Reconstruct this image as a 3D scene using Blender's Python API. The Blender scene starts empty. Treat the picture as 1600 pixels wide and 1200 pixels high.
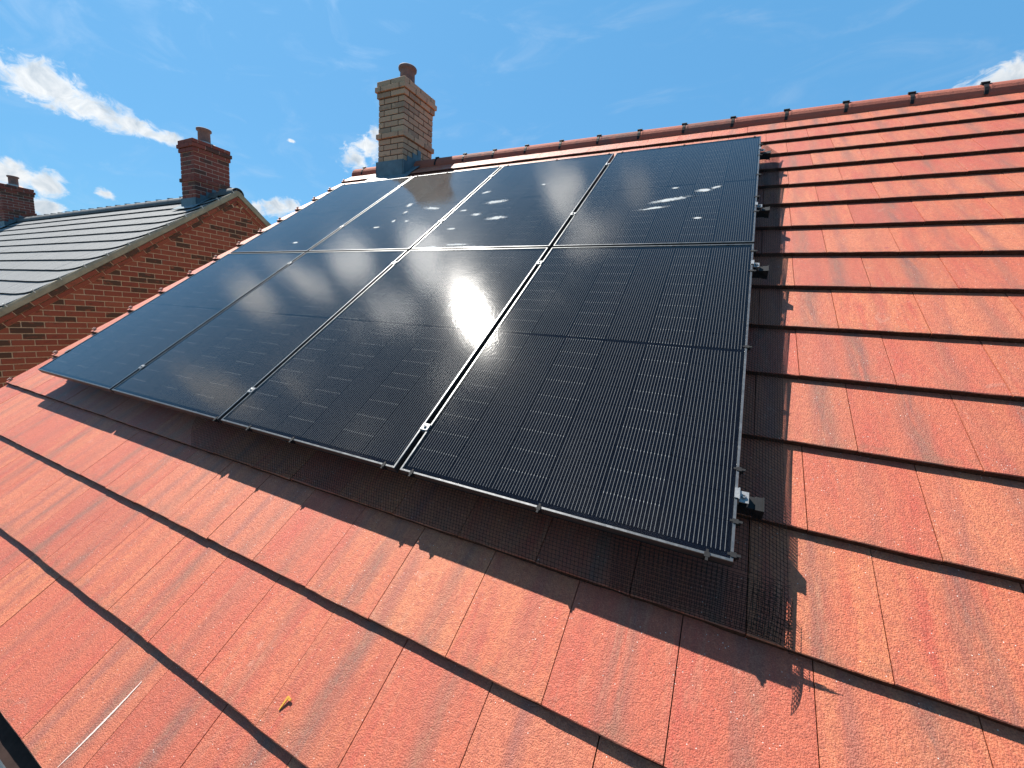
import bpy, math, random
from mathutils import Vector, Matrix
random.seed(7)
S = bpy.context.scene
COL = S.collection
D = bpy.data
OFF = Vector((0, 0, 6.5))          # height of the roof datum above the ground
PITCH = math.radians(37.5)
cp, sp = math.cos(PITCH), math.sin(PITCH)
R = math.radians

# ------------------------------------------------------------------ camera
cam_d = D.cameras.new('camera'); cam = D.objects.new('camera', cam_d); COL.objects.link(cam)
cam_d.sensor_width = 36; cam_d.lens = 642.785 / 1600 * 36
cam_d.clip_start = .02; cam_d.clip_end = 3000
right = Vector((0.89373739, 0.44391979, 0.06456547)).normalized()
down = Vector((0.12545982, -0.10916791, -0.98607414)).normalized()
fwd = Vector((-0.43068935, 0.88939169, -0.15326154)).normalized()
CAM = Vector((4.50039112, -1.17028713, 0.59070586)) + OFF
m = Matrix((right, -down, -fwd)).transposed().to_4x4(); m.translation = CAM
cam.matrix_world = m
S.camera = cam

# ------------------------------------------------------------------ sun, sky, exposure
SUN = Vector((-0.52246917, 0.21527871, 0.82503396)).normalized()
sun_d = D.lights.new('sun', 'SUN'); sun_d.energy = 5.0; sun_d.angle = R(.53); sun_d.color = (1, .95, .87)
sun = D.objects.new('sun', sun_d); COL.objects.link(sun)
sun.rotation_euler = SUN.to_track_quat('Z', 'Y').to_euler(); sun.location = (-20, 10, 40)
S.view_settings.view_transform = 'Standard'; S.view_settings.look = 'None'
S.view_settings.gamma = 1; S.view_settings.use_curve_mapping = False
S.view_settings.exposure = 1.40

class NT:
    """small node-tree writer"""
    def __init__(s, tree): s.t = tree; s.n = tree.nodes; s.l = tree.links; s.n.clear()
    def new(s, typ, ins=None, **kw):
        nd = s.n.new(typ)
        for k, v in kw.items(): setattr(nd, k, v)
        for k, v in (ins or {}).items():
            sock = nd.inputs[k]
            if isinstance(v, bpy.types.NodeSocket): s.l.new(v, sock)
            else: sock.default_value = v
        return nd
    def math(s, op, a, b=None, c=None, clamp=False):
        ins = {0: a}
        if b is not None: ins[1] = b
        if c is not None: ins[2] = c
        return s.new('ShaderNodeMath', ins, operation=op, use_clamp=clamp).outputs[0]
    def vmath(s, op, a, b=None, out=0):
        ins = {0: a}
        if b is not None: ins[1] = b
        return s.new('ShaderNodeVectorMath', ins, operation=op).outputs[out]
    def noise(s, vec, scale, detail=3, rough=.55, dist=0, out='Fac'):
        return s.new('ShaderNodeTexNoise', {'Vector': vec, 'Scale': scale, 'Detail': detail, 'Roughness': rough, 'Distortion': dist}).outputs[out]
    def map(s, v, a, b, c=0., d=1., smooth=False):
        nd = s.new('ShaderNodeMapRange', {'Value': v, 'From Min': a, 'From Max': b, 'To Min': c, 'To Max': d})
        if smooth: nd.interpolation_type = 'SMOOTHSTEP'
        return nd.outputs[0]
    def mix(s, f, a, b, blend='MIX'):
        nd = s.new('ShaderNodeMix', {}, data_type='RGBA', blend_type=blend)
        for k, v in ((0, f), (6, a), (7, b)):
            if isinstance(v, bpy.types.NodeSocket): s.l.new(v, nd.inputs[k])
            else: nd.inputs[k].default_value = v if k == 0 else (*v, 1) if len(v) == 3 else v
        return nd.outputs[2]
    def sep(s, v): return s.new('ShaderNodeSeparateXYZ', {0: v}).outputs
    def comb(s, x, y, z): return s.new('ShaderNodeCombineXYZ', {0: x, 1: y, 2: z}).outputs[0]

W = D.worlds.new('World'); S.world = W; W.use_nodes = True
w = NT(W.node_tree)
sky = w.new('ShaderNodeTexSky', sky_type='NISHITA', sun_disc=False, sun_elevation=math.asin(SUN.z),
            sun_rotation=math.atan2(SUN.x, SUN.y), altitude=60, air_density=1.15, dust_density=.6, ozone_density=2.2)
tc = w.new('ShaderNodeTexCoord').outputs['Generated']
dirn = w.vmath('NORMALIZE', tc)
def dvec(az, el):
    az, el = R(az), R(el)
    return Vector((math.sin(az) * math.cos(el), math.cos(az) * math.cos(el), math.sin(el)))
n1 = w.noise(dirn, 13, 6, .6, .5)
n2 = w.noise(w.vmath('MULTIPLY', dirn, (1, 1, 1.4)), 42, 6, .65, .8)
nn = w.math('ADD', w.math('MULTIPLY', w.math('SUBTRACT', n1, .5), 1.7), w.math('MULTIPLY', w.math('SUBTRACT', n2, .5), 1.9))
# cumulus: azimuth, elevation, half width, half height (degrees), tilt
CL = [(-78, 18.1, 4.5, 1.3, -12), (-73.2, 17.0, 4, 1.75, -12), (-70.3, 16.2, 3.6, 1.5, -12), (-67.6, 15.7, 3.2, 1.1, -8), (-65.2, 15.4, 2.2, .85, 0),
      (-76.3, 9.6, 2.3, 1.2, -8), (-73.7, 9.1, 1.2, 1.1, 0), (-73.8, 7.0, 1.3, 1.0, 0), (-69.9, 9.3, .95, .5, -15),
      (-57.7, 10.2, 1.2, 1.0, 0), (-55.4, 10.9, 2.0, 1.2, 10), (-54.0, 11.4, 1.4, 1.1, 0),
      (-47.0, 17.6, 2.0, 1.7, 0), (-45.6, 18.9, 1.8, 2.3, 0), (-45.0, 20.4, 1.0, 1.2, 0), (-54.0, 18.0, .5, .22, 0),
      (28, 23.0, 9, 3.8, 8), (20.8, 22.2, 3.6, 1.9, 12), (17.6, 21.5, 2.2, 1.3, 0)]
best = None
for az, el, a, b, tilt in CL:
    c = dvec(az, el); e1 = (dvec(az + 1, el) - c).normalized(); e2 = (dvec(az, el + 1) - c).normalized()
    t = R(tilt); x = (e1 * math.cos(t) + e2 * math.sin(t)) / R(a); y = (e2 * math.cos(t) - e1 * math.sin(t)) / R(b)
    dl = w.vmath('SUBTRACT', dirn, tuple(c))
    v = w.comb(w.vmath('DOT_PRODUCT', dl, tuple(x), out=1), w.vmath('DOT_PRODUCT', dl, tuple(y), out=1), w.math('MULTIPLY', w.vmath('DOT_PRODUCT', dl, tuple(c), out=1), 60))
    f = w.math('SUBTRACT', 1.0, w.vmath('LENGTH', v, out=1))
    best = f if best is None else w.math('MAXIMUM', best, f)
cum = w.map(w.math('ADD', w.math('ADD', best, -.02), nn), -.06, .72, 0, .97, smooth=True)
# thin high cloud drifting across the side of the sky where the sun stands
def veil(az, el, a, b, tilt=0):
    c = dvec(az, el); e1 = (dvec(az + 1, el) - c).normalized(); e2 = (dvec(az, el + 1) - c).normalized()
    t = R(tilt); x = (e1 * math.cos(t) + e2 * math.sin(t)) / R(a); y = (e2 * math.cos(t) - e1 * math.sin(t)) / R(b)
    dl = w.vmath('SUBTRACT', dirn, tuple(c))
    v = w.comb(w.vmath('DOT_PRODUCT', dl, tuple(x), out=1), w.vmath('DOT_PRODUCT', dl, tuple(y), out=1), w.math('MULTIPLY', w.vmath('DOT_PRODUCT', dl, tuple(c), out=1), 2))
    return w.math('SUBTRACT', 1.0, w.vmath('LENGTH', v, out=1))
vz = None
for az, el, a, b, tl, k_ in ((-34.5, 52, 3.2, 5, 0, 1), (-31.5, 59, 4.5, 3.2, 0, 1), (-21, 56, 2.5, 3.5, 0, .5), (-63, 46.5, 3.4, 4.5, 30, 1), (-69.5, 39, 3.4, 3.4, 20, 1),
                             (-75, 34, 2.6, 4.2, 20, 1), (-80, 30.5, 2.4, 3, 0, .9), (-76, 45, 6, 4, 40, .65), (-94, 31, 2.2, 6, 30, .9), (-89, 38, 4, 3, 0, .7), (-101, 45, 7, 4, 30, .6),
                             (-122, 73, 9, 4, 30, .55), (-84, 56, 9, 5, 20, .55), (-50, 62, 5, 4, 0, .4), (-160, 78, 6, 5, 0, .5)):
    f = w.math('MULTIPLY', veil(az, el, a * 1.25, b * 1.25, tl), k_); vz = f if vz is None else w.math('MAXIMUM', vz, f)
vn = w.noise(dirn, 9, 5, .55, .5)
vd = w.map(w.math('ADD', vz, w.math('MULTIPLY', w.math('SUBTRACT', vn, .5), 2.4)), .05, .95, 0, .95, smooth=True)
vd = w.math('MULTIPLY', vd, w.map(vz, -.02, .3, 0, 1, smooth=True))
ci = w.noise(w.vmath('MULTIPLY', dirn, (2.2, 5, 9)), 2.2, 5, .6, .8)
wisp = w.map(ci, .5, .85, 0, .13, smooth=True)
near = w.math('POWER', w.math('MAXIMUM', w.vmath('DOT_PRODUCT', dirn, tuple(SUN), out=1), 0), 16)
shade = w.noise(w.vmath('ADD', dirn, (0, 0, .03)), 30, 5, .6, .5)
ccol = w.mix(w.map(w.math('ADD', shade, w.math('MULTIPLY', w.math('SUBTRACT', 1, cum), .3)), .34, .66), (4.7, 5.5, 6.3), (8.6, 8.8, 8.9))
ccol = w.new('ShaderNodeVectorMath', {0: ccol, 'Scale': w.math('ADD', 1.0, w.math('MULTIPLY', near, 5.5))}, operation='SCALE').outputs[0]
skc = w.mix(1.0, sky.outputs[0], (.66, 1.04, 1.16), 'MULTIPLY')
al = w.math('MAXIMUM', w.math('MAXIMUM', cum, vd), wisp)
skc = w.mix(.68, skc, (1.40, 4.38, 8.25))
fin = w.mix(1.0, w.mix(al, skc, ccol), (.82, .82, .82), 'MULTIPLY')
bg = w.new('ShaderNodeBackground', {'Color': fin, 'Strength': .05})
w.new('ShaderNodeOutputWorld', {'Surface': bg.outputs[0]})

# ------------------------------------------------------------------ helpers
RX = Matrix.Rotation(PITCH, 4, 'X')
PLANE = Matrix.Translation(OFF) @ RX            # panel plane: x = along the ridge, y = up the slope, z = out
def PW(u, v, n): return PLANE @ Vector((u, v, n))

class MB:
    def __init__(s): s.v = []; s.f = []; s.m = []; s.uv = []; s.r = []; s.smooth = []
    def add(s, vs, fs, mi=0, M=None, uvs=None, rnd=0., sm=False):
        b = len(s.v)
        for p in vs: s.v.append(tuple(M @ Vector(p)) if M is not None else tuple(p))
        for i, f in enumerate(fs):
            s.f.append([b + k for k in f]); s.m.append(mi[i] if isinstance(mi, (list, tuple)) else mi)
            s.uv.append([uvs[k] for k in f] if uvs else None); s.r.append(rnd); s.smooth.append(sm)
    def box(s, x0, x1, y0, y1, z0, z1, mi=0, M=None, rnd=0.):
        vs = [(x, y, z) for z in (z0, z1) for y in (y0, y1) for x in (x0, x1)]
        s.add(vs, [(0, 2, 3, 1), (4, 5, 7, 6), (0, 1, 5, 4), (2, 6, 7, 3), (0, 4, 6, 2), (1, 3, 7, 5)], mi, M, rnd=rnd)
    def prism(s, poly, h0, h1, axis=0, mi=0, M=None, rnd=0.):
        """poly in the plane normal to axis, extruded between h0 and h1"""
        n = len(poly)
        def P(a, b, h): return (h, a, b) if axis == 0 else ((a, h, b) if axis == 1 else (a, b, h))
        vs = [P(a, b, h0) for a, b in poly] + [P(a, b, h1) for a, b in poly]
        fs = [list(range(n))[::-1], list(range(n, 2 * n))] + [(i, (i + 1) % n, n + (i + 1) % n, n + i) for i in range(n)]
        s.add(vs, fs, mi, M, rnd=rnd)
    def lathe(s, prof, seg=24, mi=0, M=None, sm=True, caps=False):
        vs = []; fs = []
        for r, z in prof:
            for k in range(seg):
                a = 2 * math.pi * k / seg; vs.append((r * math.cos(a), r * math.sin(a), z))
        for i in range(len(prof) - 1):
            for k in range(seg):
                a, b = i * seg + k, i * seg + (k + 1) % seg; fs.append((a, b, b + seg, a + seg))
        if caps: fs.append(list(range(seg))[::-1]); fs.append([(len(prof) - 1) * seg + k for k in range(seg)])
        s.add(vs, fs, mi, M, sm=sm)
    def wire(s, pts, r, mi=0, M=None, k=3):
        vs = []; fs = []
        for i, p in enumerate(pts):
            p = Vector(p); t = (Vector(pts[min(i + 1, len(pts) - 1)]) - Vector(pts[max(i - 1, 0)])).normalized()
            a = t.cross(Vector((0, 0, 1)));
            if a.length < .1: a = t.cross(Vector((0, 1, 0)))
            a.normalize(); b = t.cross(a)
            for j in range(k):
                th = 2 * math.pi * j / k; vs.append(tuple(p + a * math.cos(th) * r + b * math.sin(th) * r))
        for i in range(len(pts) - 1):
            for j in range(k):
                fs.append((i * k + j, i * k + (j + 1) % k, (i + 1) * k + (j + 1) % k, (i + 1) * k + j))
        s.add(vs, fs, mi, M)
    def mesh(s, name, mats, attr=False):
        me = D.meshes.new(name); me.from_pydata(s.v, [], s.f)
        for m_ in mats: me.materials.append(m_)
        me.polygons.foreach_set('material_index', s.m)
        me.polygons.foreach_set('use_smooth', s.smooth)
        if any(u is not None for u in s.uv):
            ul = me.uv_layers.new(name='UVMap'); k = 0
            for f, u in zip(s.f, s.uv):
                for j in range(len(f)):
                    ul.data[k].uv = u[j] if u else (.5, .1); k += 1
        if attr:
            a = me.attributes.new('rnd', 'FLOAT', 'FACE'); a.data.foreach_set('value', s.r)
        me.validate(); me.update(); return me

def put(name, data, parent=None, M=None, label=None, cat=None, group=None, kind=None, rnd=None):
    """link a mesh (or an Empty when data is None). M is in the parent's space."""
    o = D.objects.new(name, data); COL.objects.link(o)
    if parent is not None: o.parent = parent
    if M is not None: o.matrix_local = M
    if label: o['label'] = label
    if cat: o['category'] = cat
    if group: o['group'] = group
    if kind: o['kind'] = kind
    if rnd is not None: o['tile_rnd'] = rnd
    return o
def T(x, y, z): return Matrix.Translation((x, y, z))
def inframe(P, pad=40):
    X = P - CAM; z = X.dot(fwd)
    if z < .05: return None
    x = 642.8 * X.dot(right) / z + 800; y = 642.8 * X.dot(down) / z + 600
    return (-pad < x < 1600 + pad) and (-pad < y < 1200 + pad)

# ------------------------------------------------------------------ materials
def mat(name):
    m_ = D.materials.new(name); m_.use_nodes = True
    t = NT(m_.node_tree); out = t.new('ShaderNodeOutputMaterial')
    return m_, t, out
def principled(t, out, **ins):
    b = t.new('ShaderNodeBsdfPrincipled', {k.replace('_', ' '): v for k, v in ins.items()})
    t.l.new(b.outputs[0], out.inputs[0]); return b
def bump(t, h, strength=.3, dist=.002):
    return t.new('ShaderNodeBump', {'Height': h, 'Strength': strength, 'Distance': dist}).outputs[0]
def rnd_of(t):
    a = t.new('ShaderNodeAttribute', attribute_name='rnd').outputs['Fac']
    b = t.new('ShaderNodeAttribute', attribute_name='tile_rnd', attribute_type='OBJECT').outputs['Fac']
    return t.math('ADD', a, b)

def tile_material(name, grey=False):
    m_, t, out = mat(name)
    r = rnd_of(t)
    pos = t.new('ShaderNodeNewGeometry').outputs['Position']
    uv = t.new('ShaderNodeUVMap', uv_map='UVMap').outputs[0]
    x, y, _ = t.sep(uv)
    off = t.comb(t.math('MULTIPLY', r, 37.1), t.math('MULTIPLY', r, 91.7), t.math('MULTIPLY', r, 13.3))
    P = t.vmath('ADD', pos, off)
    # coordinates stretched along the fall of the tile
    U = t.vmath('ADD', t.comb(t.math('MULTIPLY', x, .3), t.math('MULTIPLY', y, .16), 0.), off)
    r2 = t.math('FRACT', t.math('MULTIPLY', r, 17.37)); r3 = t.math('FRACT', t.math('MULTIPLY', r, 71.13)); r4 = t.math('FRACT', t.math('MULTIPLY', r, 131.9))
    grain = t.noise(P, 290, 2, .5)
    grain2 = t.noise(P, 75, 6, .8)
    streak = t.noise(U, 26, 5, .6, .5)
    blot = t.noise(U, 16, 5, .65, .6)
    if grey:
        base = t.mix(t.map(streak, .3, .7), (0.143, 0.146, 0.146), (0.184, 0.184, 0.180))
        base = t.mix(t.map(grain2, .35, .7, 0, .6), base, (0.116, 0.116, 0.119))
        base = t.mix(t.map(r2, 0, 1, 0, .35), base, (0.136, 0.136, 0.139))
        rough, spec = .8, .2
    else:
        base = t.mix(t.map(t.math('ADD', t.math('MULTIPLY', blot, .75), t.math('MULTIPLY', streak, .6)), .48, .74), (0.400, 0.066, 0.036), (0.478, 0.146, 0.062))
        base = t.mix(t.map(r2, 0, 1, 0, .7), base, (0.360, 0.058, 0.039))
        base = t.mix(t.map(r3, .55, 1, 0, .5), base, (0.476, 0.170, 0.082))
        base = t.mix(t.map(r4, .7, 1, 0, .35), base, (0.272, 0.058, 0.037))
        # the dark brindle band cast into each tile, about two thirds of the way across, and fainter ones beside it
        wob = t.math('MULTIPLY', t.math('SUBTRACT', t.noise(U, 14, 3, .6), .5), .22)
        xx = t.math('ADD', x, wob)
        c = t.math('ADD', .64, t.math('MULTIPLY', t.math('SUBTRACT', r3, .5), .22))
        b1 = t.map(t.math('ABSOLUTE', t.math('SUBTRACT', xx, c)), .0, .20, 1, 0, smooth=True)
        lvl = t.map(t.noise(U, 21, 4, .7, .5), .30, .55)
        b1 = t.math('MULTIPLY', t.math('MULTIPLY', b1, lvl), t.map(r4, 0, 1, .25, 1.15))
        c2 = t.math('ADD', .12, t.math('MULTIPLY', r2, .3))
        b2 = t.map(t.math('ABSOLUTE', t.math('SUBTRACT', xx, c2)), .0, .13, 1, 0, smooth=True)
        b2 = t.math('MULTIPLY', t.math('MULTIPLY', b2, lvl), t.map(r3, .2, 1, 0, .7))
        dark = t.mix(t.map(t.noise(U, 40, 3), .35, .65), (.165, .070, .055), (.215, .098, .062))
        base = t.mix(b1, base, dark)
        base = t.mix(b2, base, (0.163, 0.068, 0.061))
        # buff patches near the lower edge and pale scuffs running with the fall
        pale = t.map(t.noise(t.vmath('ADD', U, (3, 5, 1)), 17, 4, .6, 1.2), .60, .76, 0, .5)
        base = t.mix(pale, base, (0.381, 0.184, 0.109))
        scuff = t.map(t.noise(t.vmath('ADD', P, (9, 2, 4)), 7, 5, .62, 2.2), .655, .69, 0, .28)
        base = t.mix(scuff, base, (0.422, 0.245, 0.184))
        base = t.mix(t.map(grain2, .42, .62, 0, .62), base, (0.224, 0.051, 0.031))
        base = t.mix(t.map(grain, .49, .68, 0, .62), base, (0.184, 0.048, 0.031))
        base = t.mix(t.map(grain, .47, .30, 0, .28), base, (0.462, 0.184, 0.116))
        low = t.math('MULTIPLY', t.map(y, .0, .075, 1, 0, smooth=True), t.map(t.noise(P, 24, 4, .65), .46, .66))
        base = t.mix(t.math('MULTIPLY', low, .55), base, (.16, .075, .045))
        smud = t.map(t.noise(t.vmath('ADD', U, (1, 2, 7)), 33, 6, .72, .8), .56, .72, 0, .45)
        base = t.mix(smud, base, (.20, .062, .042))
        # dark red drip spots, a few to the square metre
        vo = t.new('ShaderNodeTexVoronoi', {'Vector': pos, 'Scale': 3.4, 'Randomness': 1.}, feature='F1')
        d = t.math('ADD', vo.outputs['Distance'], t.math('MULTIPLY', t.math('SUBTRACT', t.noise(pos, 60), .5), .03))
        spot = t.math('MULTIPLY', t.map(d, .035, .045, .6, 0), t.math('GREATER_THAN', t.sep(vo.outputs['Color'])[0], .45))
        base = t.mix(spot, base, (0.204, 0.031, 0.031))
        vb = t.new('ShaderNodeTexVoronoi', {'Vector': pos, 'Scale': 9., 'Randomness': 1.}, feature='F1')
        sp2 = t.math('MULTIPLY', t.map(vb.outputs['Distance'], .016, .022, .85, 0), t.math('GREATER_THAN', t.sep(vb.outputs['Color'])[1], .72))
        base = t.mix(sp2, base, (0.034, 0.014, 0.010))
        # scattered bright mineral grit
        vg = t.new('ShaderNodeTexVoronoi', {'Vector': P, 'Scale': 150., 'Randomness': 1.}, feature='F1')
        clus = t.map(t.noise(pos, 5, 4, .6), .40, .68)
        gr = t.math('MULTIPLY', t.map(vg.outputs['Distance'], .12, .21, 1, 0), t.math('GREATER_THAN', t.math('ADD', t.sep(vg.outputs['Color'])[0], t.math('MULTIPLY', clus, .13)), 1.0))
        base = t.mix(gr, base, (0.578, 0.530, 0.476))
        rough, spec = .55, .30
    h = t.math('ADD', t.math('MULTIPLY', grain, 1.0), t.math('MULTIPLY', grain2, 1.2))
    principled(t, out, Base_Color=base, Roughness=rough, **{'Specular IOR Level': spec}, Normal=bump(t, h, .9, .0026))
    return m_

def plain(name, col, rough=.6, metal=0., vary=.25, scale=30, spec=.5, bmp=.2, bd=.002):
    m_, t, out = mat(name)
    pos = t.new('ShaderNodeNewGeometry').outputs['Position']
    n = t.noise(pos, scale, 5, .6)
    dk = tuple(c * (1 - vary) for c in col); lt = tuple(min(1, c * (1 + vary)) for c in col)
    c = t.mix(t.map(n, .3, .7), dk, lt)
    principled(t, out, Base_Color=c, Roughness=t.map(t.noise(pos, scale * 1.7, 3), .3, .7, max(0, rough - .08), min(1, rough + .08)), Metallic=metal,
               **{'Specular IOR Level': spec}, Normal=bump(t, t.noise(pos, scale * 6, 3), bmp, bd))
    return m_

def brick_material(name, cols, dark, dark_amount):
    m_, t, out = mat(name)
    r = rnd_of(t)
    pos = t.new('ShaderNodeNewGeometry').outputs['Position']
    off = t.comb(t.math('MULTIPLY', r, 37.1), t.math('MULTIPLY', r, 91.7), t.math('MULTIPLY', r, 13.3))
    P = t.vmath('ADD', pos, off)
    r2 = t.math('FRACT', t.math('MULTIPLY', r, 17.37)); r3 = t.math('FRACT', t.math('MULTIPLY', r, 71.13))
    base = t.mix(r2, cols[0], cols[1])
    fl = t.noise(t.vmath('MULTIPLY', P, (1, 1, 2.0)), 11, 4, .55)
    base = t.mix(t.map(t.math('ADD', fl, t.math('MULTIPLY', t.math('GREATER_THAN', r3, 1 - dark_amount), .28)), .60, .74, 0, .9), base, dark)
    g = t.noise(P, 120, 4, .65)
    base = t.mix(t.map(g, .35, .7, 0, .45), base, tuple(c * .6 for c in cols[0]))
    principled(t, out, Base_Color=base, Roughness=.88, **{'Specular IOR Level': .25}, Normal=bump(t, t.math('ADD', g, t.noise(P, 30, 3)), .6, .004))
    return m_

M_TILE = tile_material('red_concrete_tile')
M_GREY = tile_material('grey_concrete_tile', True)
M_NOSE = plain('weathered_shaded_tile_edge', (0.058, 0.024, 0.015), .95, vary=.5, scale=90, spec=.1, bmp=.8, bd=.004)  # near-black: grime plus the shade on downslope faces, put into the colour
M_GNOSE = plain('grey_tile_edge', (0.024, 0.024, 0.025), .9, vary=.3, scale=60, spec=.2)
M_RIDGE = brick_material('red_ridge_tile', ((.27, .072, .048), (.34, .105, .066)), (.15, .07, .055), .15)
M_GRIDGE = plain('grey_ridge_tile', (0.058, 0.063, 0.067), .75, vary=.2, scale=14)
M_UNDER = plain('underlay_and_eaves_shade', (.03, .018, .015), .95, spec=.1)
M_BLK = plain('black_plastic', (.009, .009, .010), .7, vary=.2, spec=.2)
M_NET = plain('black_netting_wire', (.006, .006, .006), .8, vary=.1, spec=.08, bmp=0)
M_LEAD = plain('lead_sheet', (.085, .125, .145), .6, metal=.15, vary=.22, scale=9, bmp=.3, bd=.004)
M_YB = brick_material('buff_brick', ((.42, .255, .16), (.50, .31, .195)), (.28, .18, .12), .10)
M_YM = plain('brown_mortar', (.075, .05, .04), .95, scale=50, spec=.1)
M_RB = brick_material('red_brick', ((.235, .052, .030), (.30, .080, .042)), (.045, .036, .022), .22)
M_RBC = brick_material('dark_red_chimney_brick', ((.20, .05, .038), (.25, .068, .045)), (.07, .045, .034), .25)
M_RM = plain('buff_mortar', (.46, .31, .20), .95, scale=50, spec=.1)
M_RMC = plain('pinkish_mortar', (.46, .33, .27), .95, scale=50, spec=.1)
M_POT = plain('terracotta_pot', (.17, .095, .078), .8, vary=.22, scale=12)
M_CEM = plain('cement_verge', (0.272, 0.231, 0.160), .9, vary=.2, scale=8, spec=.2, bmp=.5, bd=.004)
M_CLIP = plain('pale_clip_plastic', (0.340, 0.224, 0.184), .6, vary=.1)
M_WCLIP = plain('white_clip_plastic', (0.476, 0.462, 0.422), .5, vary=.1)
M_ALU = plain('bare_aluminium', (0.231, 0.231, 0.231), .45, metal=.6, vary=.12, scale=60, bmp=.1)
M_GUT = plain('grey_gutter', (0.286, 0.286, 0.272), .5, vary=.1)
M_RENDER = plain('pale_wall_brickwork', (.42, .32, .22), .9, scale=6)
M_SOFFIT = plain('white_fascia', (0.510, 0.510, 0.496), .5, vary=.05)

# panel frame: black anodised aluminium, top lip coloured lighter than the sides for the sun's sheen
m_, t, out = mat('black_anodised_frame'); M_FRAME = m_
pos = t.new('ShaderNodeNewGeometry').outputs['Position']
principled(t, out, Base_Color=t.mix(t.map(t.noise(pos, 40, 4), .4, .7), (.10, .103, .106), (.15, .153, .156)), Metallic=.9,
           Roughness=t.map(t.noise(pos, 90, 3), .3, .7, .36, .48), Normal=bump(t, t.noise(pos, 400, 2), .15, .0005))
M_FSIDE = plain('black_frame_side', (.02, .02, .021), .5, vary=.1, spec=.5, bmp=.05)

# glass over the cells: see-through, with a slightly rolled surface that spreads the sun's mirror image
m_, t, out = mat('panel_glass'); M_GLASS = m_
pos = t.new('ShaderNodeNewGeometry').outputs['Position']
nz = t.noise(pos, 900, 2, .6)
nz2 = t.noise(pos, 6, 4, .6, .6)
dust = t.noise(pos, 38, 5, .7, .5)
loc = t.new('ShaderNodeTexCoord').outputs['Object']
nb = bump(t, t.math('ADD', t.math('MULTIPLY', t.noise(t.vmath('MULTIPLY', loc, (1, .42, 1)), 210, 3, .6, .4), .55), t.noise(t.vmath('MULTIPLY', loc, (1, .6, 1)), 75, 2, .5, .4)), .17, .0012)   # rolled glass, its ripple drawn out up the pane
gg = t.new('ShaderNodeNewGeometry')
cosi = t.math('ABSOLUTE', t.vmath('DOT_PRODUCT', gg.outputs['Incoming'], gg.outputs['True Normal'], out=1))
fr = t.math('ADD', .011, t.math('MULTIPLY', .989, t.math('POWER', t.math('SUBTRACT', 1, cosi, clamp=True), 5)))   # the same from either side of the pane
gl = t.new('ShaderNodeBsdfAnisotropic', {'Color': (1, 1, 1, 1), 'Roughness': t.map(nz2, .3, .7, .058, .072), 'Normal': nb}, distribution='GGX')
tr = t.new('ShaderNodeBsdfTransparent', {'Color': (.96, .97, .98, 1)})
gl2 = t.new('ShaderNodeBsdfAnisotropic', {'Color': (1, 1, 1, 1), 'Roughness': .16, 'Normal': nb}, distribution='GGX')
gl = t.new('ShaderNodeMixShader', {0: .05, 1: gl.outputs[0], 2: gl2.outputs[0]})
mx = t.new('ShaderNodeMixShader', {0: fr, 1: tr.outputs[0], 2: gl.outputs[0]})
df = t.new('ShaderNodeBsdfDiffuse', {'Color': (.34, .34, .33, 1)})
dm = t.math('ADD', t.map(dust, .45, .8, .001, .010), t.map(nz2, .55, .8, 0, .005))
mx2 = t.new('ShaderNodeMixShader', {0: dm, 1: mx.outputs[0], 2: df.outputs[0]})
t.l.new(mx2.outputs[0], out.inputs[0])

# half cell: near-black silicon crossed by sixteen round silver wires; alternate columns get glints painted on their wire ends
def cell_material(name, glint):
    m_, t, out = mat(name)
    uv = t.new('ShaderNodeUVMap', uv_map='UVMap').outputs[0]
    x, y, _ = t.sep(uv)
    fx = t.math('ABSOLUTE', t.math('SUBTRACT', t.math('FRACT', t.math('MULTIPLY', x, 16)), .5))
    wv = t.map(fx, .045, .075, 1, 0)
    pos = t.new('ShaderNodeNewGeometry').outputs['Position']
    n = t.noise(pos, 300, 2, .6)
    wv = t.math('MULTIPLY', wv, t.map(n, .3, .7, .55, 1.))
    end = t.math('MULTIPLY', wv, t.math('GREATER_THAN', y, .93))
    c = t.mix(wv, (.0020, .0026, .0055), (.16, .157, .153))
    if glint: c = t.mix(end, c, (.36, .35, .33))
    principled(t, out, Base_Color=c, Roughness=.7, **{'Specular IOR Level': .0})
    return m_
M_CELL = cell_material('half_cell', False); M_CELLG = cell_material('half_cell_painted_glints', True)
M_BACK = plain('black_backsheet', (.0025, .003, .006), .9, vary=.2, spec=0, bmp=0)

m_, t, out = mat('dried_droppings'); M_SMEAR = m_
uv = t.new('ShaderNodeUVMap', uv_map='UVMap').outputs[0]
pos = t.new('ShaderNodeNewGeometry').outputs['Position']
x, y, _ = t.sep(uv)
rr = t.vmath('LENGTH', t.comb(x, y, 0.), out=1)
a = t.map(t.math('ADD', t.math('SUBTRACT', 1, rr), t.math('MULTIPLY', t.math('SUBTRACT', t.noise(pos, 26, 5, .65, .8), .5), 1.7)), .12, .85, 0, .55, smooth=True)
a = t.math('MULTIPLY', a, t.map(rr, .6, 1., 1, 0))
df = t.new('ShaderNodeBsdfDiffuse', {'Color': (.62, .63, .62, 1)}); tr = t.new('ShaderNodeBsdfTransparent')
t.l.new(t.new('ShaderNodeMixShader', {0: a, 1: tr.outputs[0], 2: df.outputs[0]}).outputs[0], out.inputs[0])

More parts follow.
